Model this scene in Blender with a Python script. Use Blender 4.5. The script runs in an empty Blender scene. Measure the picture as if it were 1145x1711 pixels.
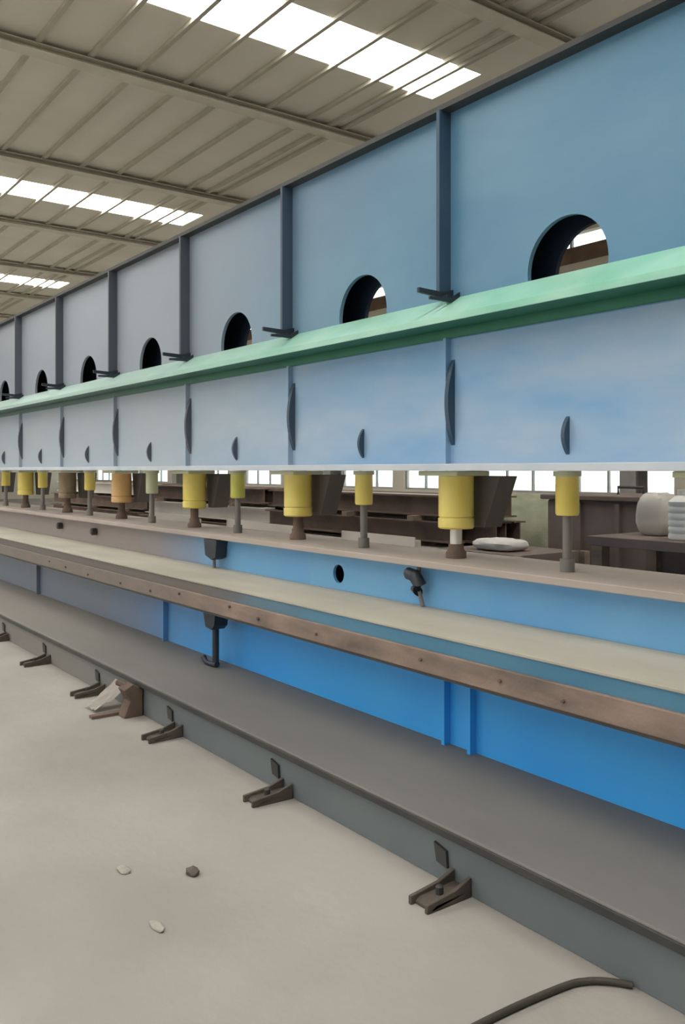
import bpy, bmesh, math, random
from mathutils import Vector, Matrix
random.seed(7)
S = bpy.context.scene
COL = S.collection

# ------------------------------------------------------------------ camera, sky, exposure
F, W, H, CX, HY = 1456.0, 1145.0, 1711.0, 572.5, 785.0
cam = bpy.data.cameras.new('camera')
cam.sensor_fit = 'HORIZONTAL'
cam.sensor_width = 36.0
cam.lens = F / W * 36.0
cam.shift_y = -(H / 2 - HY) / W
cam.clip_end = 300
camo = bpy.data.objects.new('camera', cam)
COL.objects.link(camo)
camo.location = (0, 0, 1.5)
camo.rotation_euler = (math.radians(90), 0, math.radians(90 - 36.37))
S.camera = camo

world = bpy.data.worlds.new('overcast_sky')
S.world = world
world.use_nodes = True
bg = world.node_tree.nodes['Background']
bg.inputs[0].default_value = (0.90, 0.96, 1.0, 1)
bg.inputs[1].default_value = 1.25

vs = S.view_settings
vs.view_transform = 'Standard'
vs.look = 'None'
vs.gamma = 1.0
vs.use_curve_mapping = False
vs.exposure = 1.1
SKYLIGHT = 7.0

# ------------------------------------------------------------------ materials
def srgb(r, g, b):
    def f(c):
        c /= 255.0
        return c / 12.92 if c <= 0.04045 else ((c + 0.055) / 1.055) ** 2.4
    return (f(r), f(g), f(b), 1)

def mat(name, col, col2=None, rough=0.6, metal=0.0, scale=3.0, stretch=(1, 1, 1), bump=0.0, bscale=40.0,
        spec=0.5, detail=4, fade=None, lo=0.35, hi=0.65):
    """noise-mixed paint; fade=(x_start, x_end, colour, amount): far tint: sheen and haze painted into the beam, dust on bed and base"""
    m = bpy.data.materials.new(name)
    m.use_nodes = True
    nt = m.node_tree
    b = nt.nodes['Principled BSDF']
    b.inputs['Roughness'].default_value = rough
    b.inputs['Metallic'].default_value = metal
    b.inputs['Specular IOR Level'].default_value = spec
    geo = nt.nodes.new('ShaderNodeNewGeometry')
    mp = nt.nodes.new('ShaderNodeMapping')
    mp.inputs['Scale'].default_value = stretch
    nt.links.new(geo.outputs['Position'], mp.inputs['Vector'])
    n = nt.nodes.new('ShaderNodeTexNoise')
    n.inputs['Scale'].default_value = scale
    n.inputs['Detail'].default_value = detail
    nt.links.new(mp.outputs['Vector'], n.inputs['Vector'])
    r = nt.nodes.new('ShaderNodeValToRGB')
    r.color_ramp.elements[0].position = lo
    r.color_ramp.elements[1].position = hi
    r.color_ramp.elements[0].color = col
    r.color_ramp.elements[1].color = col2 or col
    nt.links.new(n.outputs['Fac'], r.inputs['Fac'])
    out = r.outputs['Color']
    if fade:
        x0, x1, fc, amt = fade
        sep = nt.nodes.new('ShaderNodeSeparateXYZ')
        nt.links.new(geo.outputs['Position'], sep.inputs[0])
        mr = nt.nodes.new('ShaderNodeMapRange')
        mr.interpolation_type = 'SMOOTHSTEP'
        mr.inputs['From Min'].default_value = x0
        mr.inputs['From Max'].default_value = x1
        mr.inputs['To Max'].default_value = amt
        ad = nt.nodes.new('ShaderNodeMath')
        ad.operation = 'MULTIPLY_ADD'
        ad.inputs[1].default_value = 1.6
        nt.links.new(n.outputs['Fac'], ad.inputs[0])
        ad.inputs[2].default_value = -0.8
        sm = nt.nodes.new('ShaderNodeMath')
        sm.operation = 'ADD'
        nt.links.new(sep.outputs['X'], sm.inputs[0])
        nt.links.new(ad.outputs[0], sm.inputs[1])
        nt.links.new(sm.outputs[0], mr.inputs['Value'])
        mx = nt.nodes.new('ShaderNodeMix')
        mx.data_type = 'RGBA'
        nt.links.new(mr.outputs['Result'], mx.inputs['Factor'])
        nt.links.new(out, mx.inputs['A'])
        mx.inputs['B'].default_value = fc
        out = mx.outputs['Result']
    nt.links.new(out, b.inputs['Base Color'])
    if bump:
        n2 = nt.nodes.new('ShaderNodeTexNoise')
        n2.inputs['Scale'].default_value = bscale
        n2.inputs['Detail'].default_value = 5
        nt.links.new(geo.outputs['Position'], n2.inputs['Vector'])
        bp = nt.nodes.new('ShaderNodeBump')
        bp.inputs['Strength'].default_value = bump
        bp.inputs['Distance'].default_value = 0.01
        nt.links.new(n2.outputs['Fac'], bp.inputs['Height'])
        nt.links.new(bp.outputs['Normal'], b.inputs['Normal'])
    return m

M = {}
M['floor'] = mat('dusty_concrete', srgb(152, 146, 140), srgb(168, 163, 156), 0.85, scale=0.9, bump=0.25, bscale=18, spec=0.25, detail=6)
M['roof'] = mat('roof_sheet', srgb(214, 209, 194), srgb(224, 219, 206), 0.7, scale=0.5, stretch=(1, .3, 1))
M['purlin'] = mat('purlin_steel', srgb(176, 170, 154), srgb(188, 182, 166), 0.7)
M['rafter'] = mat('rafter_steel', srgb(204, 198, 182), srgb(214, 208, 192), 0.7)
M['wall'] = mat('wall_sheet', srgb(208, 200, 184), srgb(196, 188, 172), 0.8, scale=0.6)
M['girt'] = mat('girt_brown', srgb(96, 76, 62), srgb(112, 90, 74), 0.8)
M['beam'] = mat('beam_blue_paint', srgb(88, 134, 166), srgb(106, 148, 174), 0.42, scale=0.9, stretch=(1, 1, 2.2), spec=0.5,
                fade=(-3.4, -7.2, srgb(150, 152, 160), 0.85))  # greying far end paints in grazing reflection and haze
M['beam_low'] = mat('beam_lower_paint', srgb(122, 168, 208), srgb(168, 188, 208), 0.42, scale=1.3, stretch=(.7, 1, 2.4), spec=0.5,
                fade=(-3.6, -7.2, srgb(172, 178, 182), 0.8))  # far greying is painted sheen and haze here too
M['navy'] = mat('navy_dark', srgb(30, 46, 66), srgb(38, 54, 74), 0.7)  # darker tone of the rear web panels
M['rib'] = mat('rib_paint', srgb(48, 74, 96), srgb(58, 82, 102), 0.5, fade=(-3.6, -7.2, srgb(92, 92, 98), 0.8))
M['flange_top'] = mat('top_flange_paint', srgb(62, 62, 62), srgb(72, 70, 68), 0.6)
M['flange'] = mat('bottom_flange_paint', srgb(186, 196, 208), srgb(206, 210, 214), 0.5, scale=2)
M['green'] = mat('mint_green_paint', srgb(138, 202, 176), srgb(172, 218, 198), 0.4, scale=2.5, fade=(-3.6, -8, srgb(168, 188, 182), 0.8))
M['green_shade'] = mat('mint_green_shaded', srgb(40, 110, 84), srgb(52, 120, 94), 0.5, fade=(-4.6, -9, srgb(92, 112, 104), 0.8))  # mint ledge green with the underside shade put into the colour
M['bracket'] = mat('bracket_grey', srgb(92, 87, 82), srgb(104, 98, 92), 0.7)
M['yellow'] = mat('yellow_paint', srgb(228, 206, 98), srgb(234, 214, 118), 0.4, scale=6)
M['orange'] = mat('faded_orange_paint', srgb(214, 168, 108), srgb(222, 180, 124), 0.5, scale=6)
M['grimy'] = mat('grimy_brown_paint', srgb(128, 112, 88), srgb(150, 132, 102), 0.6, scale=8)
M['lime'] = mat('lime_paint', srgb(206, 204, 92), srgb(214, 212, 112), 0.4, scale=6)
M['plate'] = mat('pale_plate', srgb(196, 200, 164), srgb(206, 208, 180), 0.5)
M['chrome'] = mat('chrome_rod', srgb(226, 222, 216), srgb(214, 208, 202), 0.25, metal=0.35)
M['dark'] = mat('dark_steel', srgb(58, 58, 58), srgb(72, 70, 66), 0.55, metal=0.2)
M['grey'] = mat('grey_steel', srgb(112, 108, 104), srgb(128, 122, 116), 0.5, metal=0.1)
M['black'] = mat('black_iron', srgb(34, 40, 50), srgb(48, 54, 62), 0.5)
DUST = srgb(128, 118, 110)
M['bed_top'] = mat('bed_dust', srgb(164, 152, 144), srgb(180, 168, 159), 0.75, scale=2.2, stretch=(.4, 1, 1))
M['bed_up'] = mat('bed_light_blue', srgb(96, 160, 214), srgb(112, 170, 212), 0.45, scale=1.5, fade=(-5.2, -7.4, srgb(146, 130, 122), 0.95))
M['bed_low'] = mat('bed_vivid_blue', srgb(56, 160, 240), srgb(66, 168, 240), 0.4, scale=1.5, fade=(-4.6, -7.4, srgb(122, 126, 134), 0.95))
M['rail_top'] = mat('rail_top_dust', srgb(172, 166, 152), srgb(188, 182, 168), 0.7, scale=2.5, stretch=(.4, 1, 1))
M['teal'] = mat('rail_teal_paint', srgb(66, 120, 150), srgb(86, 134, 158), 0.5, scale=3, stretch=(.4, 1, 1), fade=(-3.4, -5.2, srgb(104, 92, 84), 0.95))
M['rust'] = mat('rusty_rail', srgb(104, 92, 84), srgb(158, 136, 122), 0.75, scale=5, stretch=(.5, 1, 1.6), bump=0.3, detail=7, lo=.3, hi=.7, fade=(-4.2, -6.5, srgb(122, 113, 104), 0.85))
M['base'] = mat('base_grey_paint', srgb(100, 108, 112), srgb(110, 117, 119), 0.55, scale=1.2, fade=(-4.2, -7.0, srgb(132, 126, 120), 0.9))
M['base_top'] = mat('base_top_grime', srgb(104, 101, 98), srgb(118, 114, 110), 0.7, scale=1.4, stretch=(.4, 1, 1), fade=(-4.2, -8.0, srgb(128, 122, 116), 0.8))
M['rusty'] = mat('brown_rust', srgb(96, 80, 70), srgb(116, 96, 84), 0.85, scale=4, bump=0.3)
M['brown'] = mat('dark_brown_paint', srgb(108, 94, 88), srgb(122, 106, 98), 0.7, scale=3)
M['wood'] = mat('weathered_wood', srgb(120, 104, 88), srgb(142, 124, 104), 0.85, scale=3, stretch=(.3, 4, 4))
M['block'] = mat('block_iron', srgb(74, 66, 60), srgb(94, 84, 76), 0.85, scale=8, bump=0.3)
M['white'] = mat('white_plastic', srgb(232, 230, 224), srgb(222, 220, 212), 0.5)
M['sack'] = mat('white_sacking', srgb(226, 222, 216), srgb(210, 204, 198), 0.85, scale=10, bump=0.4)
M['pale'] = mat('pale_plate_steel', srgb(190, 182, 172), srgb(208, 200, 190), 0.5, scale=3, stretch=(.3, 1, 1))
M['tarp'] = mat('olive_tarp', srgb(120, 124, 100), srgb(146, 146, 124), 0.8, scale=4, bump=0.3)
M['rubber'] = mat('black_rubber', srgb(62, 58, 50), srgb(76, 70, 62), 0.6)
M['stone'] = mat('dark_stone', srgb(86, 78, 72), srgb(104, 96, 88), 0.9, scale=20, bump=0.4)
M['chip'] = mat('pale_chip', srgb(170, 166, 154), srgb(150, 146, 136), 0.9, scale=20)
M['frame'] = mat('window_frame_grey', srgb(150, 152, 150), srgb(164, 164, 160), 0.6)
M['column'] = mat('column_grey', srgb(122, 118, 114), srgb(136, 132, 126), 0.6)
M['ground'] = mat('yard_ground', srgb(196, 192, 182), srgb(206, 202, 192), 0.9, scale=.5)
M['leaf'] = mat('leaf_green', srgb(96, 112, 66), srgb(126, 136, 88), 0.8, scale=5)

def sky_panel():
    m = bpy.data.materials.new('skylight_panel')
    m.use_nodes = True
    nt = m.node_tree
    nt.nodes.clear()
    o = nt.nodes.new('ShaderNodeOutputMaterial')
    e = nt.nodes.new('ShaderNodeEmission')
    geo = nt.nodes.new('ShaderNodeNewGeometry')
    n = nt.nodes.new('ShaderNodeTexNoise')
    n.inputs['Scale'].default_value = 1.5
    nt.links.new(geo.outputs['Position'], n.inputs['Vector'])
    r = nt.nodes.new('ShaderNodeValToRGB')
    r.color_ramp.elements[0].color = (1.0, 0.985, 0.93, 1)
    r.color_ramp.elements[1].color = (1.0, 0.995, 0.96, 1)
    nt.links.new(n.outputs['Fac'], r.inputs['Fac'])
    nt.links.new(r.outputs['Color'], e.inputs['Color'])
    e.inputs['Strength'].default_value = SKYLIGHT
    nt.links.new(e.outputs[0], o.inputs['Surface'])
    return m
M['skylight'] = sky_panel()

def glass():
    m = bpy.data.materials.new('window_glass')
    m.use_nodes = True
    nt = m.node_tree
    nt.nodes.clear()
    o = nt.nodes.new('ShaderNodeOutputMaterial')
    t = nt.nodes.new('ShaderNodeBsdfTransparent')
    t.inputs[0].default_value = (0.93, 0.96, 0.95, 1)
    g = nt.nodes.new('ShaderNodeBsdfGlossy')
    g.inputs['Roughness'].default_value = 0.05
    mx = nt.nodes.new('ShaderNodeMixShader')
    mx.inputs[0].default_value = 0.06
    nt.links.new(t.outputs[0], mx.inputs[1])
    nt.links.new(g.outputs[0], mx.inputs[2])
    nt.links.new(mx.outputs[0], o.inputs['Surface'])
    return m
M['glass'] = glass()

# ------------------------------------------------------------------ mesh helpers
def box(bm, x0, x1, y0, y1, z0, z1):
    v = [bm.verts.new((x, y, z)) for x in (x0, x1) for y in (y0, y1) for z in (z0, z1)]
    for f in ((0, 1, 3, 2), (4, 6, 7, 5), (0, 4, 5, 1), (2, 3, 7, 6), (0, 2, 6, 4), (1, 5, 7, 3)):
        bm.faces.new([v[i] for i in f])

def lathe(bm, prof, c=(0, 0), n=28):
    """prof = [(radius, z)...] about a vertical axis at c"""
    rings = []
    for r, z in prof:
        rings.append([bm.verts.new((c[0] + r * math.cos(2 * math.pi * i / n), c[1] + r * math.sin(2 * math.pi * i / n), z)) for i in range(n)])
    for a, b in zip(rings, rings[1:]):
        for i in range(n):
            bm.faces.new((a[i], a[(i + 1) % n], b[(i + 1) % n], b[i]))
    bm.faces.new(rings[0][::-1])
    bm.faces.new(rings[-1])

def tube(bm, pts, r, n=10):
    pts = [Vector(p) for p in pts]
    rings = []
    for i, p in enumerate(pts):
        d = (pts[min(i + 1, len(pts) - 1)] - pts[max(i - 1, 0)]).normalized()
        up = Vector((0, 0, 1)) if abs(d.z) < 0.9 else Vector((1, 0, 0))
        a = d.cross(up).normalized()
        b = d.cross(a).normalized()
        rr = r[i] if isinstance(r, (list, tuple)) else r
        rings.append([bm.verts.new(p + a * rr * math.cos(2 * math.pi * k / n) + b * rr * math.sin(2 * math.pi * k / n)) for k in range(n)])
    for a, b in zip(rings, rings[1:]):
        for i in range(n):
            bm.faces.new((a[i], a[(i + 1) % n], b[(i + 1) % n], b[i]))
    bm.faces.new(rings[0][::-1])
    bm.faces.new(rings[-1])

def prism(bm, poly, axis, a, b):
    """poly of 2-d points extruded from a to b along axis ('x': poly=(y,z); 'y': (x,z); 'z': (x,y))"""
    def P(p, t):
        return {'x': (t, p[0], p[1]), 'y': (p[0], t, p[1]), 'z': (p[0], p[1], t)}[axis]
    A = [bm.verts.new(P(p, a)) for p in poly]
    B = [bm.verts.new(P(p, b)) for p in poly]
    n = len(poly)
    bm.faces.new(A)
    bm.faces.new(B[::-1])
    for i in range(n):
        bm.faces.new((A[i], B[i], B[(i + 1) % n], A[(i + 1) % n]))

def holed(bm, x0, x1, z0, z1, y0, y1, hx, hz, r, n=48, zmin=-1e9):
    """plate in the x-z plane, y0..y1 thick, with a round hole"""
    angs = sorted(set([2 * math.pi * i / n for i in range(n)] +
                      [math.atan2(z - hz, x - hx) % (2 * math.pi) for x in (x0, x1) for z in (z0, z1)]))
    def edge(a):
        c, s = math.cos(a), math.sin(a)
        t = min([((x1 - hx) / c if c > 0 else (x0 - hx) / c) if abs(c) > 1e-9 else 1e9,
                 ((z1 - hz) / s if s > 0 else (z0 - hz) / s) if abs(s) > 1e-9 else 1e9])
        return hx + c * t, hz + s * t
    R = {}
    for y in (y0, y1):
        R[y] = ([bm.verts.new((hx + r * math.cos(a), y, max(zmin, hz + r * math.sin(a)))) for a in angs],
                [bm.verts.new((edge(a)[0], y, edge(a)[1])) for a in angs])
    k = len(angs)
    for i in range(k):
        j = (i + 1) % k
        bm.faces.new((R[y0][0][i], R[y0][0][j], R[y0][1][j], R[y0][1][i]))
        bm.faces.new((R[y1][0][i], R[y1][1][i], R[y1][1][j], R[y1][0][j]))
        bm.faces.new((R[y0][0][i], R[y1][0][i], R[y1][0][j], R[y0][0][j]))
        bm.faces.new((R[y0][1][i], R[y0][1][j], R[y1][1][j], R[y1][1][i]))

def tag(o, label=None, cat=None, group=None, kind=None):
    if label: o['label'] = label
    if cat: o['category'] = cat
    if group: o['group'] = group
    if kind: o['kind'] = kind
    return o

def obj(name, bm, m, parent=None, bevel=0.0, smooth=False, loc=None):
    bmesh.ops.recalc_face_normals(bm, faces=bm.faces[:])
    me = bpy.data.meshes.new(name)
    bm.to_mesh(me)
    bm.free()
    me.materials.append(M[m])
    if smooth:
        for p in me.polygons:
            p.use_smooth = True
        try:
            me.set_sharp_from_angle(angle=math.radians(40))
        except Exception:
            pass
    o = bpy.data.objects.new(name, me)
    COL.objects.link(o)
    if parent is not None:
        o.parent = parent
    if loc:
        o.location = loc
    if bevel:
        b = o.modifiers.new('bevel', 'BEVEL')
        b.width = bevel
        b.segments = 2
        b.limit_method = 'ANGLE'
    return o

def bx(name, m, x0, x1, y0, y1, z0, z1, parent=None, bevel=0.0):
    bm = bmesh.new()
    box(bm, x0, x1, y0, y1, z0, z1)
    return obj(name, bm, m, parent, bevel)

def empty(name, loc=(0, 0, 0), rz=0):
    e = bpy.data.objects.new(name, None)
    COL.objects.link(e)
    e.location = loc
    e.rotation_euler = (0, 0, rz)
    e.empty_display_size = 0.2
    return e

def inst(src, parent=None, loc=None):
    c = src.copy()
    COL.objects.link(c)
    if parent is not None:
        c.parent = parent
    if loc is not None:
        c.location = loc
    return c

def copy_thing(root, loc, rz=None):
    r = inst(root, None, loc)
    if rz is not None:
        r.rotation_euler = (0, 0, rz)
    for ch in list(root.children):
        c = inst(ch, r)
        for g in list(ch.children):
            inst(g, c)
    return r

# ------------------------------------------------------------------ the hall
XL, XR, YF, YB, ZR = -46.0, 14.0, -13.0, 16.0, 7.0
tag(bx('floor', 'floor', XL, XR, YF, YB, -0.2, 0), 'dusty pale concrete workshop floor', 'floor', kind='structure')
tag(bx('ground', 'ground', XL - 40, XR + 40, YF - 40, YB + 60, -0.5, -0.2), 'pale yard ground outside the hall', 'ground', kind='structure')

SKX = [(-34.2, 1), (-25.9, 1), (-17.45, 1), (-9.12, 1), (-0.75, 1)]      # skylight strips (centre x)
SKY0, SKY1 = -11.0, 8.74
PUR = [4.84 - .69 * i for i in range(1, 24)] + [4.84, 5.52, 6.21, 6.90, 7.62, 8.04, 8.30, 9.5, 10.4, 11.3, 12.2, 13.1, 14.0, 14.9]
ceiling = empty('ceiling', (0, 0, ZR))
tag(ceiling, 'grey beige sheet roof on dark purlins', 'ceiling', kind='structure')
def rbox(name, m, *a, **k):
    x0, x1, y0, y1, z0, z1 = a
    return bx(name, m, x0, x1, y0, y1, z0 - ZR, z1 - ZR, ceiling, **k)
edges = [XL] + [e for c, _ in SKX for e in (c - .5, c + .5)] + [XR]
for i in range(0, len(edges), 2):
    rbox('roof_sheet', 'roof', edges[i], edges[i + 1], YF, YB, ZR, ZR + .08)
for c, _ in SKX:
    rbox('roof_sheet', 'roof', c - .5, c + .5, SKY1, YB, ZR, ZR + .08)
    rbox('roof_sheet', 'roof', c - .5, c + .5, YF, SKY0, ZR, ZR + .08)
bm = bmesh.new()
box(bm, XL, XR, -.03, .03, -.055, -.004)
pur0 = obj('purlin', bm, 'purlin', ceiling, loc=(0, 4.84, 0))
for y in PUR:
    if y > YF and abs(y - 4.84) > .01:
        inst(pur0, ceiling, (0, y, 0))
bm = bmesh.new()
box(bm, -.12, .12, YF, YB, -.07, -.057)
box(bm, -.12, .12, YF, YB, -.155, -.145)
box(bm, -.012, .012, YF, YB, -.145, -.07)
raf0 = obj('rafter', bm, 'rafter', ceiling, loc=(-11.35, 0, 0))
for x in (-44.2, -40.1, -36.0, -31.9, -27.8, -23.7, -19.6, -15.5, -7.25, -3.1, 1.0, 5.1, 9.2, 13.3):
    inst(raf0, ceiling, (x, 0, 0))
for k, (c, _) in enumerate(SKX):
    w = tag(empty('window_%d' % (k + 1), (c, 0, ZR)), 'bright translucent skylight strip set in the roof', 'skylight', 'roof skylight strips', 'structure')
    ys = sorted([y for y in PUR if SKY0 + .1 < y < SKY1 - .1] + [SKY0, SKY1])
    for a, b in zip(ys, ys[1:]):
        bx('pane', 'skylight', -.498, .498, a + .012, b - .012, .02, .04, w)

# back wall with a row of windows and a high strip under the eaves
wall = empty('wall_back', (0, YB, 0))
tag(wall, 'beige sheet back wall of the workshop', 'wall', kind='structure')
WZ0, WZ1 = 0.95, 2.7
def wbox(name, m, x0, x1, y0, y1, z0, z1):
    return bx(name, m, x0, x1, y0, y1, z0, z1, wall)
wbox('sill_wall', 'wall', XL, XR, 0, .2, 0, WZ0)
wbox('upper_wall', 'wall', XL, XR, 0, .2, WZ1, 6.2)
wbox('girt', 'girt', XL, XR, -.05, .2, 6.2, 6.55)
wbox('eave_strip', 'wall', XL, XR, 0, .2, 6.88, ZR)
xs = [XL + .2 + 3.0 * i for i in range(21)]
wn = len(SKX)
prev = XL
for i, x in enumerate(xs):
    a, b = x, min(x + 2.5, XR - .1)
    if b <= a: break
    wbox('pier', 'wall', prev, a, 0, .2, WZ0, WZ1)
    prev = b
    wn += 1
    w = tag(empty('window_%d' % wn, ((a + b) / 2, YB + .1, WZ0)), 'white daylit window with grey frame in the back wall', 'window', 'back wall windows', 'structure')
    hw, hh = (b - a) / 2, WZ1 - WZ0
    bm = bmesh.new()
    box(bm, -hw, hw, -.03, .03, 0, .05)
    box(bm, -hw, hw, -.03, .03, hh - .05, hh)
    for q in (-hw + .025, -hw / 3, hw / 3, hw - .025):
        box(bm, q - .025, q + .025, -.03, .03, .05, hh - .05)
    obj('frame', bm, 'frame', w)
    for q in range(3):
        qa = -hw + .05 + q * (2 * hw - .1) / 3
        bx('pane', 'glass', qa + .02, qa + (2 * hw - .1) / 3 - .02, -.004, .004, .05, hh - .05, w)
wbox('pier', 'wall', prev, XR, 0, .2, WZ0, WZ1)
bm = bmesh.new()
for i in range(41):
    x = XL + i * 1.5
    box(bm, x, min(x + .06, XR), .05, .12, 6.55, 6.88)
obj('mullion', bm, 'frame', wall)
for i in range(40):
    bx('pane', 'glass', XL + i * 1.5 + .06, XL + i * 1.5 + 1.5, .08, .09, 6.55, 6.88, wall)
fw = tag(empty('wall_front_added', (0, YF, 0)), 'unseen beige front wall with window openings, added to block daylight', 'wall', kind='structure')  # unseen wall, added to cut daylight from the camera side
bx('sill_wall', 'wall', XL, XR, -.2, 0, 0, 1.2, fw)
bx('upper_wall', 'wall', XL, XR, -.2, 0, 4.4, ZR, fw)
for i in range(13):
    bx('pier', 'wall', XL + i * 4.9, min(XL + i * 4.9 + 1.4, XR), -.2, 0, 1.2, 4.4, fw)
tag(bx('wall_right', 'wall', XR, XR + .2, YF, YB, 0, ZR), 'beige right-hand end wall of the hall', 'wall', kind='structure')
tag(bx('wall_left', 'wall', XL - .2, XL, YF, YB, 0, ZR), 'beige end wall of the hall', 'wall', kind='structure')

# building columns
def column(x, y):
    e = tag(empty('steel_column', (x, y, 0)), 'grey steel H-section roof column standing behind the press', 'column', 'roof columns behind the press')
    bm = bmesh.new()
    box(bm, -.15, .15, -.16, -.14, 0, ZR - .16)
    box(bm, -.15, .15, .14, .16, 0, ZR - .16)
    box(bm, -.012, .012, -.14, .14, 0, ZR - .16)
    obj('shaft', bm, 'column', e)
    bx('base_plate', 'column', -.24, .24, -.24, .24, 0, .03, e)
    return e
c0 = column(-8.45, 12.0)
for x in (-0.2, -16.7, -24.9, -33.1):
    copy_thing(c0, (x, 12.0, 0))

# ------------------------------------------------------------------ upper press beam
RX0, SP = -3.389, 1.533
KS = list(range(-4, 10))
XA, XB = RX0 - 9 * SP - .3, RX0 + 4 * SP + .3
beam = empty('press_beam', (0, 3.3, 1.495))
tag(beam, 'long blue box-section upper press beam with round holes and mint green ledge', 'press beam')
OZ, OY = 1.495, 3.3
def pb(name, m, x0, x1, y0, y1, z0, z1, bevel=0):
    return bx(name, m, x0, x1, y0 - OY, y1 - OY, z0 - OZ, z1 - OZ, beam, bevel)
ZT = 3.39
HR, HZ = 0.232, 2.437
bmf = bmesh.new(); holed(bmf, -SP / 2, SP / 2, 2.19 - OZ, ZT - OZ, 3.2 - OY, 3.225 - OY, 0.01, HZ - OZ, HR, zmin=2.35 - OZ)
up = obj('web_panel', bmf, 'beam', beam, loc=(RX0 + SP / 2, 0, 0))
bmf = bmesh.new(); holed(bmf, -SP / 2, SP / 2, 2.19 - OZ, ZT - OZ, 3.40 - OY, 3.425 - OY, 0.01, HZ - OZ, HR, zmin=2.35 - OZ)
bk = obj('rear_web_panel', bmf, 'navy', beam, loc=(RX0 + SP / 2, 0, 0))
bmf = bmesh.new(); box(bmf, -SP / 2, SP / 2, 3.2 - OY, 3.225 - OY, 1.53 - OZ, 2.19 - OZ)
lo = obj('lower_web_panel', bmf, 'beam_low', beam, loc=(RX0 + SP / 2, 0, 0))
bmf = bmesh.new(); box(bmf, -SP / 2, SP / 2, 3.40 - OY, 3.425 - OY, 1.53 - OZ, 2.19 - OZ)
lb = obj('rear_web_panel', bmf, 'navy', beam, loc=(RX0 + SP / 2, 0, 0))
bmf = bmesh.new(); box(bmf, -.012, .012, 3.118 - OY, 3.1995 - OY, 2.41 - OZ, ZT - OZ)
ribu = obj('rib', bmf, 'rib', beam, loc=(RX0, 0, 0))
bmf = bmesh.new(); box(bmf, -.010, .010, 3.165 - OY, 3.1995 - OY, 1.53 - OZ, 2.195 - OZ)
ribl = obj('lower_rib', bmf, 'beam_low', beam, loc=(RX0, 0, 0))
def lens(z0, z1, d, t):
    bm = bmesh.new()
    n = 14
    poly = [(3.1995 - OY, z0 - OZ)] + [(3.1995 - OY - d * math.sin(math.pi * (i / n)) ** .8, z0 + (z1 - z0) * i / n - OZ) for i in range(1, n)] + [(3.1995 - OY, z1 - OZ)]
    prism(bm, poly, 'x', -t, t)
    return bm
g1 = obj('gusset', lens(1.63, 2.08, .05, .014), 'rib', beam, loc=(RX0 + .03, 0, 0))
g2 = obj('gusset', lens(1.57, 1.745, .038, .010), 'rib', beam, loc=(RX0 + SP / 2 + .02, 0, 0))
# bracket on the ledge next to each rib: two lugs and a pin that reaches over the ledge
bmf = bmesh.new()
prism(bmf, [(3.1995 - OY, 2.375 - OZ), (3.1995 - OY, 2.45 - OZ), (3.12 - OY, 2.43 - OZ), (2.96 - OY, 2.435 - OZ), (2.96 - OY, 2.41 - OZ), (3.10 - OY, 2.40 - OZ)], 'x', -.035, -.018)
prism(bmf, [(3.1995 - OY, 2.35 - OZ), (3.1995 - OY, 2.43 - OZ), (3.15 - OY, 2.40 - OZ), (2.99 - OY, 2.385 - OZ), (2.99 - OY, 2.37 - OZ), (3.14 - OY, 2.37 - OZ)], 'x', .02, .032)
box(bmf, -.0219, .0199, 3.12 - OY, 3.15 - OY, 2.38 - OZ, 2.41 - OZ)
br = obj('bracket', bmf, 'black', beam, loc=(RX0 + .05, 0, 0))
for k in KS[:-1]:
    x = RX0 - k * SP
    if k != 0:
        for o_ in (ribu, ribl): inst(o_, beam, (x, 0, 0))
        inst(g1, beam, (x + .03, 0, 0))
        inst(br, beam, (x + .05, 0, 0))
    if k != 0:
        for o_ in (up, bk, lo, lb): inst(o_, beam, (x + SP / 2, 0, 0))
        inst(g2, beam, (x + SP / 2 + .02, 0, 0))
XL2 = RX0 - 8 * SP
pb('end_plate', 'rib', XL2 - .02, XL2, 3.2, 3.425, 1.53, ZT)
XR2 = RX0 + 5 * SP
pb('end_plate', 'rib', XR2, XR2 + .02, 3.2, 3.425, 1.53, ZT)
pb('top_flange', 'flange_top', XL2 - .05, XR2 + .05, 3.13, 3.55, ZT, ZT + .028)
pb('bottom_flange', 'flange', XL2 - .05, XR2 + .05, 3.0, 3.58, 1.495, 1.53, .003)
bmf = bmesh.new()      # sloping mint plate
prism(bmf, [(3.0 - OY, 2.2562 - OZ), (3.0 - OY, 2.275 - OZ), (3.1995 - OY, 2.405 - OZ), (3.1995 - OY, 2.386 - OZ)], 'x', XL2, XR2)
obj('ledge', bmf, 'green', beam)
bmf = bmesh.new()      # underside and added leg below it, shade painted into the green
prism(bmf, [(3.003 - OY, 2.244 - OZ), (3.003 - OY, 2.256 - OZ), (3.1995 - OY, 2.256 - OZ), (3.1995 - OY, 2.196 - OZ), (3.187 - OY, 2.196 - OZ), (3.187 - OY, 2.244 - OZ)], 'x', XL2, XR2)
obj('ledge_underside', bmf, 'green_shade', beam)
pb('ledge_lip', 'green', XL2, XR2, 2.990, 2.9998, 2.240, 2.262)

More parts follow.
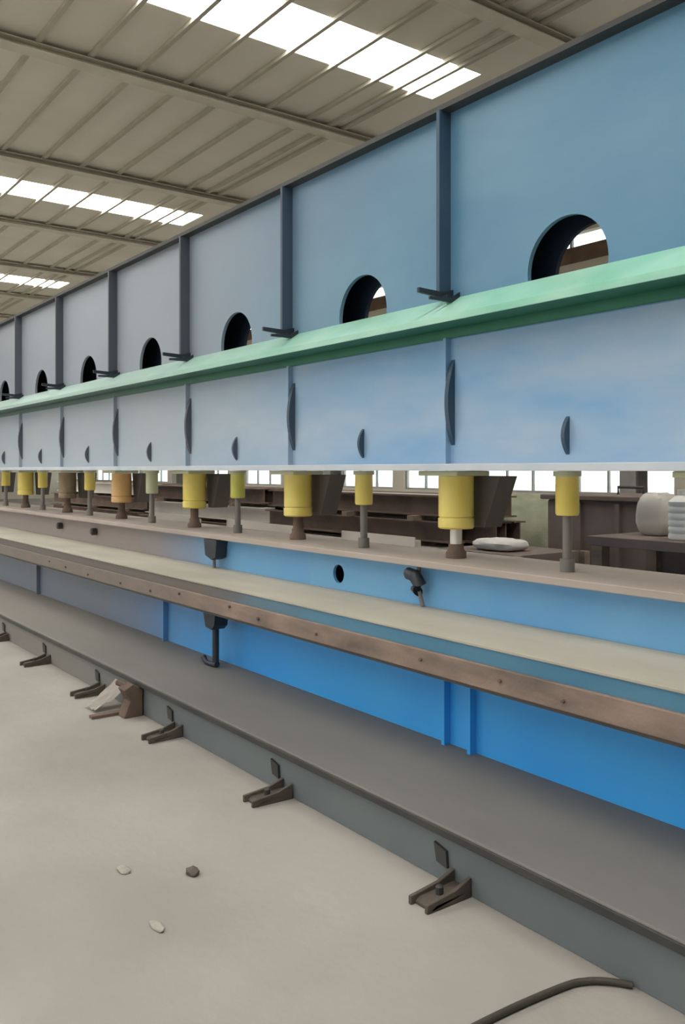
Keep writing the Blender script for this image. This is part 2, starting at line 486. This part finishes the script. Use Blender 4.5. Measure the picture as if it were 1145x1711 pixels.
# ------------------------------------------------------------------ hydraulic cylinders under the beam
BED = 1.03
def big_cyl(paint, rod='rusty'):
    e = empty('hydraulic_cylinder', (0, 0, BED))
    z = lambda a: a - BED
    bm = bmesh.new(); box(bm, -.17, .13, -.12, .12, z(1.468), z(1.494)); obj('mount_plate', bm, 'plate', e, .004)
    bm = bmesh.new(); lathe(bm, [(.094, z(1.467)), (.094, z(1.252)), (.089, z(1.249)), (.089, z(1.2445))]); brl = obj('barrel', bm, paint, e, smooth=True)
    bm = bmesh.new(); lathe(bm, [(.094, z(1.2443)), (.096, z(1.241)), (.096, z(1.195)), (.088, z(1.187))]); obj('gland_ring', bm, paint, brl, smooth=True)
    bm = bmesh.new(); lathe(bm, [(.033, z(1.1868)), (.033, z(1.105))], n=20); obj('rod', bm, rod, e, smooth=True)
    bm = bmesh.new(); lathe(bm, [(.04, z(1.1048)), (.043, z(1.075)), (.055, z(1.06)), (.056, z(1.031))], n=20); obj('foot', bm, 'rusty', e, smooth=True)
    bm = bmesh.new()
    prism(bm, [(-.05, z(1.467)), (.20, z(1.467)), (.085, z(1.19)), (.0, z(1.19))], 'y', .125, .26)
    obj('rear_bracket', bm, 'bracket', e, .004)
    return e
def small_cyl(paint, rod='grey'):
    e = empty('return_cylinder', (0, 0, BED))
    z = lambda a: a - BED
    bm = bmesh.new(); lathe(bm, [(.064, z(1.494)), (.064, z(1.470))], n=24); obj('collar', bm, 'plate', e, smooth=True)
    bm = bmesh.new(); lathe(bm, [(.054, z(1.4698)), (.054, z(1.30)), (.049, z(1.29))], n=24); obj('barrel', bm, paint, e, smooth=True)
    bm = bmesh.new(); lathe(bm, [(.022, z(1.2898)), (.022, z(1.09))], n=16); obj('rod', bm, rod, e, smooth=True)
    bm = bmesh.new(); lathe(bm, [(.034, z(1.0898)), (.034, z(1.031))], n=16); obj('clevis', bm, 'grey', e, smooth=True)
    return e
LARGE = {-1: 'large yellow press cylinder in front of the dark workbench',
         0: 'large yellow press cylinder with bright chrome rod above the black curled hook',
         1: 'large yellow press cylinder next to the chrome-rod one, towards the orange one',
         2: 'large yellow press cylinder next to the faded orange one, on its lime neighbour side',
         3: 'large press cylinder in faded orange paint under the blue beam',
         4: 'grimy brown large press cylinder just beyond the faded orange one',
         5: 'first large yellow press cylinder beyond the grimy brown one',
         6: 'second large yellow press cylinder beyond the grimy brown one',
         7: 'third large yellow press cylinder beyond the grimy brown one'}
SMALL = {0: 'small yellow return cylinder in front of the brown steel tank',
         1: 'small yellow return cylinder above the round hole in the bed web',
         2: 'small lime yellow return cylinder with thin rod below the beam',
         3: 'small pale grey return cylinder with thin rod below the beam',
         4: 'small yellow return cylinder just beyond the faded orange large one',
         5: 'second small yellow return cylinder beyond the faded orange large one',
         6: 'third small yellow return cylinder beyond the faded orange large one',
         7: 'fourth small yellow return cylinder beyond the faded orange large one'}
protoB = {}
for k in range(-1, 8):
    kind = ('orange', 'rusty') if k == 3 else ('grimy', 'rusty') if k == 4 else ('yellow', 'chrome') if k == 0 else ('yellow', 'rusty')
    loc = (RX0 - k * SP, 3.25, BED)
    if kind not in protoB:
        protoB[kind] = c = big_cyl(*kind)
        c.location = loc
    else:
        c = copy_thing(protoB[kind], loc)
    tag(c, LARGE[k], 'cylinder', 'large press cylinders under the beam')
protoS = {}
for k in range(0, 8):
    paint = 'lime' if k == 2 else 'plate' if k == 3 else 'yellow'
    loc = (RX0 - k * SP + SP / 2, 3.22, BED)
    if paint not in protoS:
        protoS[paint] = c = small_cyl(paint)
        c.location = loc
    else:
        c = copy_thing(protoS[paint], loc)
    tag(c, SMALL[k], 'cylinder', 'small return cylinders under the beam')

# ------------------------------------------------------------------ press bed
bed = tag(empty('press_bed', (0, 3.2, .19)), 'long blue press bed with dusty top plate and rusty front rail', 'press bed')
BX0, BX1 = -17.0, 4.0
def bd(name, m, x0, x1, y0, y1, z0, z1, bevel=0):
    return bx(name, m, x0, x1, y0 - 3.2, y1 - 3.2, z0 - .19, z1 - .19, bed, bevel)
bd('top_plate', 'bed_top', BX0, BX1, 3.0, 3.55, .995, 1.03, .004)
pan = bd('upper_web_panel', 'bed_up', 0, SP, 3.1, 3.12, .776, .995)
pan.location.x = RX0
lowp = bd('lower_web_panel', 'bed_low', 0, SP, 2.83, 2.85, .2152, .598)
lowp.location.x = RX0 + .39
for k in range(-4, 9):
    x = RX0 - k * SP
    if k == 1:
        bm = bmesh.new(); holed(bm, x, x + SP, .776 - .19, .995 - .19, -.1, -.08, -4.25, .872 - .19, .056, 32)
        obj('upper_web_panel', bm, 'bed_up', bed)
    elif k != 0:
        inst(pan, bed, (x, 0, 0))
    if k != 0:
        inst(lowp, bed, (x + .39, 0, 0))
bd('rear_web', 'bed_low', BX0, BX1, 3.45, 3.47, .2152, .995)
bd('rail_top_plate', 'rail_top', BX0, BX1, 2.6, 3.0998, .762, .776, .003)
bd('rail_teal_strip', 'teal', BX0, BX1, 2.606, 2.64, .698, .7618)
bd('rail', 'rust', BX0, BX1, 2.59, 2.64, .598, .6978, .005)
bd('rail_shadow_strip', 'dark', BX0, BX1, 2.594, 2.64, .586, .5978)  # dark strip added as the shadow line along the rail's lower edge
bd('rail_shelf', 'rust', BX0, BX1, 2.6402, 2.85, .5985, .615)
for i in range(13):
    x = -8 + i * .55 + random.uniform(-.2, .2)
    bm = bmesh.new()
    r, zc = random.uniform(.007, .011), random.uniform(.63, .67)
    prism(bm, [(x + r * math.cos(a * math.pi / 3), zc - .19 + r * math.sin(a * math.pi / 3)) for a in range(6)], 'y', -.622, -.6102)
    obj('bolt', bm, 'rusty', bed)
for x in (RX0 + .39, RX0 + .39 + .17):
    bd('stiffener', 'bed_low', x - .01, x + .01, 2.79, 2.8298, .2152, .598)
for k in (-1, 2, 4):
    x = RX0 - k * SP + .39
    bd('stiffener', 'bed_low', x - .01, x + .01, 2.79, 2.8298, .2152, .598)

# base beam on the floor
base = tag(empty('base_beam', (0, 2.5, 0)), 'long grey steel base beam with grimy flat top lying on the floor', 'base beam')
def bs(name, m, x0, x1, y0, y1, z0, z1, bevel=0):
    return bx(name, m, x0, x1, y0 - 2.5, y1 - 2.5, z0, z1, base, bevel)
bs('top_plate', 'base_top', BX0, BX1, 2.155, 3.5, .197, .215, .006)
bs('lip_shadow_strip', 'dark', BX0, BX1, 2.146, 2.1548, .180, .209, .003)  # dark strip added as the shadow line under the plate lip
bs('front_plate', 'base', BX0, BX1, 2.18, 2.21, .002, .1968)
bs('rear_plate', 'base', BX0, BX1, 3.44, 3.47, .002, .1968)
FX = [-2.345 - 1.14 * i for i in range(0, 8)]
bm = bmesh.new()
prism(bm, [(-.035, .135), (.03, .12), (.036, .06), (-.02, .068)], 'y', 2.168 - 2.5, 2.1798 - 2.5)
lug = obj('lug', bm, 'dark', base, loc=(FX[0], 0, 0))
for x in FX[1:]:
    inst(lug, base, (x, 0, 0))

# foot blocks that stick out from under the base beam
def foot(x):
    e = empty('foot_block', (x, 2.07, 0))
    bm = bmesh.new(); prism(bm, [(-.08, .0), (.105, .0), (.105, .03), (-.06, .022), (-.08, .012)], 'x', -.05, .05); pad = obj('pad', bm, 'block', e, .003)
    for q in (-.05, .034):
        bm = bmesh.new(); prism(bm, [(-.10, .0), (.105, .026), (.105, .07), (.03, .045), (-.10, .03)], 'x', q, q + .016); obj('fin', bm, 'block', e, .003)
    bm = bmesh.new(); lathe(bm, [(.014, .0255), (.014, .05), (.009, .055)], (0, .0), 8); obj('bolt', bm, 'dark', pad)
    return e
FOOT = ['dark foot block under the base beam nearest the end of the black hose',
        'dark foot block second from the black hose end under the base beam',
        'dark foot block right beside the rusty clamp on its hose side',
        'dark foot block right behind the crumpled scrap sheet',
        'first dark foot block beyond the scrap sheet, away from the clamp',
        'second dark foot block beyond the scrap sheet, away from the clamp',
        'third dark foot block beyond the scrap sheet, away from the clamp',
        'fourth dark foot block beyond the scrap sheet, away from the clamp']
fp = None
for i, x in enumerate(FX):
    xf = x + .10 + random.uniform(-.02, .02)
    if fp is None:
        fp = c = foot(xf)
    else:
        c = copy_thing(fp, (xf, 2.07, 0), random.uniform(-.12, .12))
    tag(c, FOOT[i], 'block', 'foot blocks along the base beam')

# ------------------------------------------------------------------ things on and by the bed
e = tag(empty('screw_jack', (-5.06, 2.7, .2155)), 'black screw jack with hooked foot propped under the rusty rail', 'jack')
bm = bmesh.new(); prism(bm, [(-.09, .38), (.09, .38), (.07, .28), (.03, .25), (-.05, .26)], 'y', -.05, .05); obj('head', bm, 'black', e, .004)
bm = bmesh.new(); lathe(bm, [(.022, .26), (.022, .02)], n=12); scr = obj('screw', bm, 'black', e, smooth=True)
bm = bmesh.new(); tube(bm, [(.02, 0, .022), (-.03, -.01, .015), (-.09, -.02, .018), (-.13, -.02, .045)], [.022, .018, .016, .02]); obj('hook', bm, 'black', scr, smooth=True)
e = tag(empty('clamp_block', (-5.72, 3.04, .81)), 'dark clamp block hanging under the dusty bed top plate', 'clamp')
bm = bmesh.new(); prism(bm, [(-.10, .18), (.10, .18), (.08, .05), (.02, .03), (-.08, .06)], 'y', -.035, .055); obj('body', bm, 'black', e, .004)
bm = bmesh.new(); lathe(bm, [(.012, .05), (.012, -.03)], (0.0, 0), 10); obj('screw', bm, 'grey', e)
e = tag(empty('hanging_hook', (-3.49, 3.05, .80)), 'black curled hook hanging on the light blue bed web', 'hook')
bm = bmesh.new(); tube(bm, [(-.06, 0, .13), (-.03, -.02, .15), (.02, -.02, .14), (.045, -.01, .10), (.02, 0, .06), (-.02, 0, .07)], [.02, .032, .036, .036, .03, .016]); obj('hook', bm, 'black', e, smooth=True)
bm = bmesh.new(); tube(bm, [(.01, 0.02, .19), (.01, .01, .15)], .012, 8); obj('shackle', bm, 'grey', e)
bm = bmesh.new(); tube(bm, [(.03, 0, .06), (.04, .02, -.02)], .011, 8); obj('stem', bm, 'grey', e)
for x, z in ((-8.25, .90), (-9.25, .905)):
    e = tag(empty('pipe_stub', (x, 3.1, z)), 'dark pipe stub on the dusty bed web, %s of two from the clamp block' % ('nearer' if x > -9 else 'farther'), 'pipe')
    bm = bmesh.new(); tube(bm, [(0, -.002, 0), (0, -.05, 0)], .035, 14); obj('pipe', bm, 'dark', e, smooth=True)
    bm = bmesh.new(); tube(bm, [(0, -.051, 0), (0, -.065, 0)], .022, 6); obj('cap', bm, 'grey', e)

for x0, x1, lab in ((-4.75, -4.0, 'pale flat steel bar on the bed behind the round hole'),
                    (-6.35, -5.35, 'pale flat steel bar on the bed behind the clamp block'),
                    (-7.9, -6.9, 'pale flat steel bar on the bed near the faded orange cylinder')):
    bm = bmesh.new(); box(bm, (x0 - x1) / 2, (x1 - x0) / 2, -.025, .025, 0, .04); box(bm, (x0 - x1) / 2, (x1 - x0) / 2, -.025, -.018, .04, .06)
    bmesh.ops.remove_doubles(bm, verts=bm.verts[:], dist=1e-5)
    tag(obj('steel_bar', bm, 'pale', None, loc=((x0 + x1) / 2, 3.515, BED)), lab, 'steel bar', 'pale bars on the bed')

# rusty clamp and scrap at the base beam
e = tag(empty('rusty_clamp', (-5.05, 2.07, 0)), 'rusty brown clamp leaning against the base beam', 'clamp')
bm = bmesh.new(); prism(bm, [(.10, .0), (.10, .16), (.04, .20), (-.02, .17), (.02, .10), (-.02, .0)], 'x', -.05, .05); obj('jaw', bm, 'rusty', e, .005)
bm = bmesh.new(); tube(bm, [(-.0, .04, .17), (-.10, -.0, .19)], .02, 8); obj('handle', bm, 'rusty', e)
bm = bmesh.new(); prism(bm, [(-.18, 0), (.06, 0), (.06, .018), (-.18, .018)], 'x', -.10, -.051); obj('tongue', bm, 'rusty', e)
e = tag(empty('scrap_sheet', (-5.3, 2.05, 0)), 'crumpled pale scrap sheet beside the rusty clamp', 'scrap')
bm = bmesh.new()
N = 7
g = [[bm.verts.new((-.09 + .18 * i / (N - 1), -.10 + .2 * j / (N - 1), .012 + .12 * (j / (N - 1)) ** 1.4 + random.uniform(0, .025))) for j in range(N)] for i in range(N)]
for i in range(N - 1):
    for j in range(N - 1):
        bm.faces.new((g[i][j], g[i + 1][j], g[i + 1][j + 1], g[i][j + 1]))
bmesh.ops.solidify(bm, geom=bm.faces[:], thickness=.006)
obj('sheet', bm, 'pale', e)

# floor hose and debris
bm = bmesh.new()
def cat(pts, n=10):
    P = [Vector(p) for p in pts]
    P = [P[0] * 2 - P[1]] + P + [P[-1] * 2 - P[-2]]
    out = []
    for i in range(1, len(P) - 2):
        for s in range(n):
            t = s / n
            out.append(.5 * ((2 * P[i]) + (-P[i - 1] + P[i + 1]) * t + (2 * P[i - 1] - 5 * P[i] + 4 * P[i + 1] - P[i + 2]) * t * t + (-P[i - 1] + 3 * P[i] - 3 * P[i + 1] + P[i + 2]) * t ** 3))
    out.append(P[-2])
    return out
tube(bm, cat([(-1.60, 1.10, .011), (-1.66, 1.45, .011), (-1.665, 1.745, .011), (-1.645, 2.0, .011), (-1.62, 2.08, .011), (-1.58, 2.13, .011), (-1.53, 2.168, .011)]), .010, 10)
tag(obj('rubber_hose', bm, 'rubber', None, smooth=True), 'thin black rubber hose curving over the concrete floor', 'hose')

def rock(name, label, cat_, m, loc, s, seed):
    rr = random.Random(seed)
    bm = bmesh.new()
    bmesh.ops.create_icosphere(bm, subdivisions=2, radius=1)
    for v in bm.verts:
        f = rr.uniform(.78, 1.1)
        v.co = Vector((v.co.x * s[0] * f, v.co.y * s[1] * f, max(0, (v.co.z * f + .7) * s[2])))
    return tag(obj(name, bm, m, None, loc=loc), label, cat_)
rock('stone', 'small dark stone lying on the open floor', 'stone', 'stone', (-2.935, 1.471, 0), (.035, .028, .014), 1)
rock('concrete_chip', 'flat pale concrete chip lying near the dark stone', 'chip', 'chip', (-3.11, 1.275, 0), (.04, .025, .007), 2)
rock('mortar_crumb', 'thin grey mortar crumb flat on the open floor', 'crumb', 'chip', (-2.66, 1.203, 0), (.045, .02, .007), 3)

# ------------------------------------------------------------------ the back of the workshop
def ibeam(L, m):
    bm = bmesh.new()
    h, w, t = .2, .16, .014
    poly = [(-w / 2, 0), (w / 2, 0), (w / 2, t), (t / 2, t), (t / 2, h - t), (w / 2, h - t), (w / 2, h), (-w / 2, h), (-w / 2, h - t), (-t / 2, h - t), (-t / 2, t), (-w / 2, t)]
    prism(bm, poly, 'x', -L / 2, L / 2)
    return bm
ORD = ['bottom', 'second', 'third', 'fourth', 'top']
def stack(cx, cy, L, layers, cols, label, group, seed, pale=()):
    rr = random.Random(seed)
    z = 0.0
    src = {}
    for l in range(layers):
        bm0 = None
        for q in (-.32, .0, .32):
            o = bx('timber_bearer', 'wood', -.045, .045, -cols * .12, cols * .12, 0, .05)
            o.location = (cx + q * L, cy, z)
            tag(o, 'timber bearer %s under the %s layer of the %s' % ({-.32: 'at the far end', .0: 'at mid length', .32: 'at the tank end'}[q], ORD[l], group), 'timber', 'bearers in the %s' % group)
        z += .05
        for c in range(cols):
            m = 'pale' if (l, c) in pale else 'rusty'
            if m not in src:
                o = src[m] = obj('steel_beam', ibeam(L, m), m)
            else:
                o = inst(src[m])
            o.location = (cx + rr.uniform(-.25, .25), cy + (c - (cols - 1) / 2) * .2 + rr.uniform(-.01, .01), z)
            tag(o, '%s steel I-beam in the %s row, %s layer of the %s' % ('pale grey' if m == 'pale' else 'rusty brown', ['front', 'second', 'third', 'rear'][c], ORD[l], group), 'steel beam', 'beams in the ' + group)
        z += .2
stack(-7.6, 6.1, 3.4, 5, 4, '', 'tarp-side beam stack', 3, pale=((2, 0), (4, 1)))
stack(-11.7, 6.3, 3.8, 5, 4, '', 'middle beam stack', 5, pale=((3, 0), (1, 1)))
stack(-16.6, 6.6, 5.0, 5, 4, '', 'far beam stack', 8, pale=((4, 0), (2, 2)))

def sack(x, y, z, sx, sy, sz, label, m='sack', name='white_sack', cat_='sack'):
    bm = bmesh.new()
    bmesh.ops.create_uvsphere(bm, u_segments=20, v_segments=12, radius=1)
    rr = random.Random(int(x * 100))
    for v in bm.verts:
        c = v.co
        p = .55
        c = Vector((math.copysign(abs(c.x) ** p, c.x), math.copysign(abs(c.y) ** p, c.y), math.copysign(abs(c.z) ** .8, c.z)))
        f = 1 + rr.uniform(-.04, .04)
        v.co = Vector((c.x * sx * f, c.y * sy * f, max(0, (c.z + .92) * sz * f)))
    return tag(obj(name, bm, m, None, smooth=True, loc=(x, y, z)), label, cat_)

# low pallet with plates and a white sack
def pallet(x, y, z, label):
    e = tag(empty('pallet', (x, y, z)), label, 'pallet')
    for q in (-.5, 0, .5):
        bx('runner', 'wood', -.6, .6, q * .8 - .04, q * .8 + .04, 0, .1, e)
    for q in range(7):
        bx('deck_board', 'wood', -.6 + q * .175, -.6 + q * .175 + .13, -.5, .5, .1005, .12, e)
    return e
pallet(-4.55, 4.9, 0, 'weathered wooden pallet carrying a dark crate behind the bed')
def crate(x, y, z, hx, hy, h, label):
    e = tag(empty('crate', (x, y, z)), label, 'crate')
    bx('body', 'brown', -hx + .02, hx - .02, -hy + .02, hy - .02, 0, h, e)
    for sx in (-1, 1):
        for sy in (-1, 1):
            bx('post', 'wood', sx * hx - .03, sx * hx + .03, sy * hy - .03, sy * hy + .03, 0, h, e)
    nb = max(3, int(h / .16))
    for i in range(nb):
        z0 = i * h / nb + .015
        bx('slat', 'wood', -hx + .031, hx - .031, -hy - .012, -hy + .0195, z0, z0 + h / nb - .03, e)
    return e
crate(-4.55, 4.9, .12, .42, .36, .78, 'brown slatted crate on a wooden pallet with a white sack on top')
sack(-4.55, 4.82, .90, .2, .15, .045, 'flat white sack lying on the slatted crate')
# brown tank
e = tag(empty('steel_tank', (-4.25, 6.0, 0)), 'dark brown square steel tank with flat lid behind the bed', 'tank')
bx('body', 'brown', -.52, .52, -.4, .4, .08, 1.26, e, .02)
lid = bx('lid', 'brown', -.56, .56, -.44, .44, 1.2602, 1.30, e, .008)
for sx in (-.42, .42):
    for sy in (-.3, .3):
        bx('leg', 'dark', sx - .05, sx + .05, sy - .05, sy + .05, 0, .0798, e)
for q in (-.18, .18):
    bx('stiffener', 'brown', q - .02, q + .02, -.43, -.4002, .1, 1.24, e)
bm = bmesh.new(); tube(bm, [(-.12, 0, 1.30), (-.12, 0, 1.36), (.12, 0, 1.36), (.12, 0, 1.30)], .012, 8); obj('handle', bm, 'dark', lid)
# workbench with a white can
e = tag(empty('workbench', (-2.95, 4.9, 0)), 'dark wooden workbench carrying a white plastic can', 'workbench')
bx('top', 'brown', -.6, .6, -.35, .35, 1.02, 1.08, e, .004)
bx('shelf', 'wood', -.55, .55, -.3, .3, .35, .38, e)
for sx in (-.54, .54):
    for sy in (-.29, .29):
        bx('leg', 'wood', sx - .04, sx + .04, sy - .04, sy + .04, 0, 1.0198, e)
bx('back_board', 'brown', -.55, .55, .3, .32, .3805, 1.0198, e)
e = tag(empty('plastic_can', (-2.98, 4.72, 1.08)), 'white ribbed plastic can standing on the dark workbench', 'can')
bm = bmesh.new(); lathe(bm, [(.075, 0), (.085, .01)] + [(r, .03 + .04 * i + d) for i in range(5) for r, d in ((.085, 0), (.08, .012), (.085, .024))] + [(.085, .23), (.05, .26), (.03, .27)], n=24); body = obj('body', bm, 'white', e, smooth=True)
bm = bmesh.new(); lathe(bm, [(.034, .2702), (.034, .30)], n=16); obj('cap', bm, 'white', body, smooth=True)
sack(-3.3, 4.95, 1.08, .12, .12, .14, 'upright beige sack slumped on the workbench', 'pale', 'beige_sack')
# olive tarp heap
sack(-6.6, 7.7, 0, .75, .6, .62, 'olive green tarp heaped over goods behind the bed', 'tarp', 'tarp_heap', 'tarp')
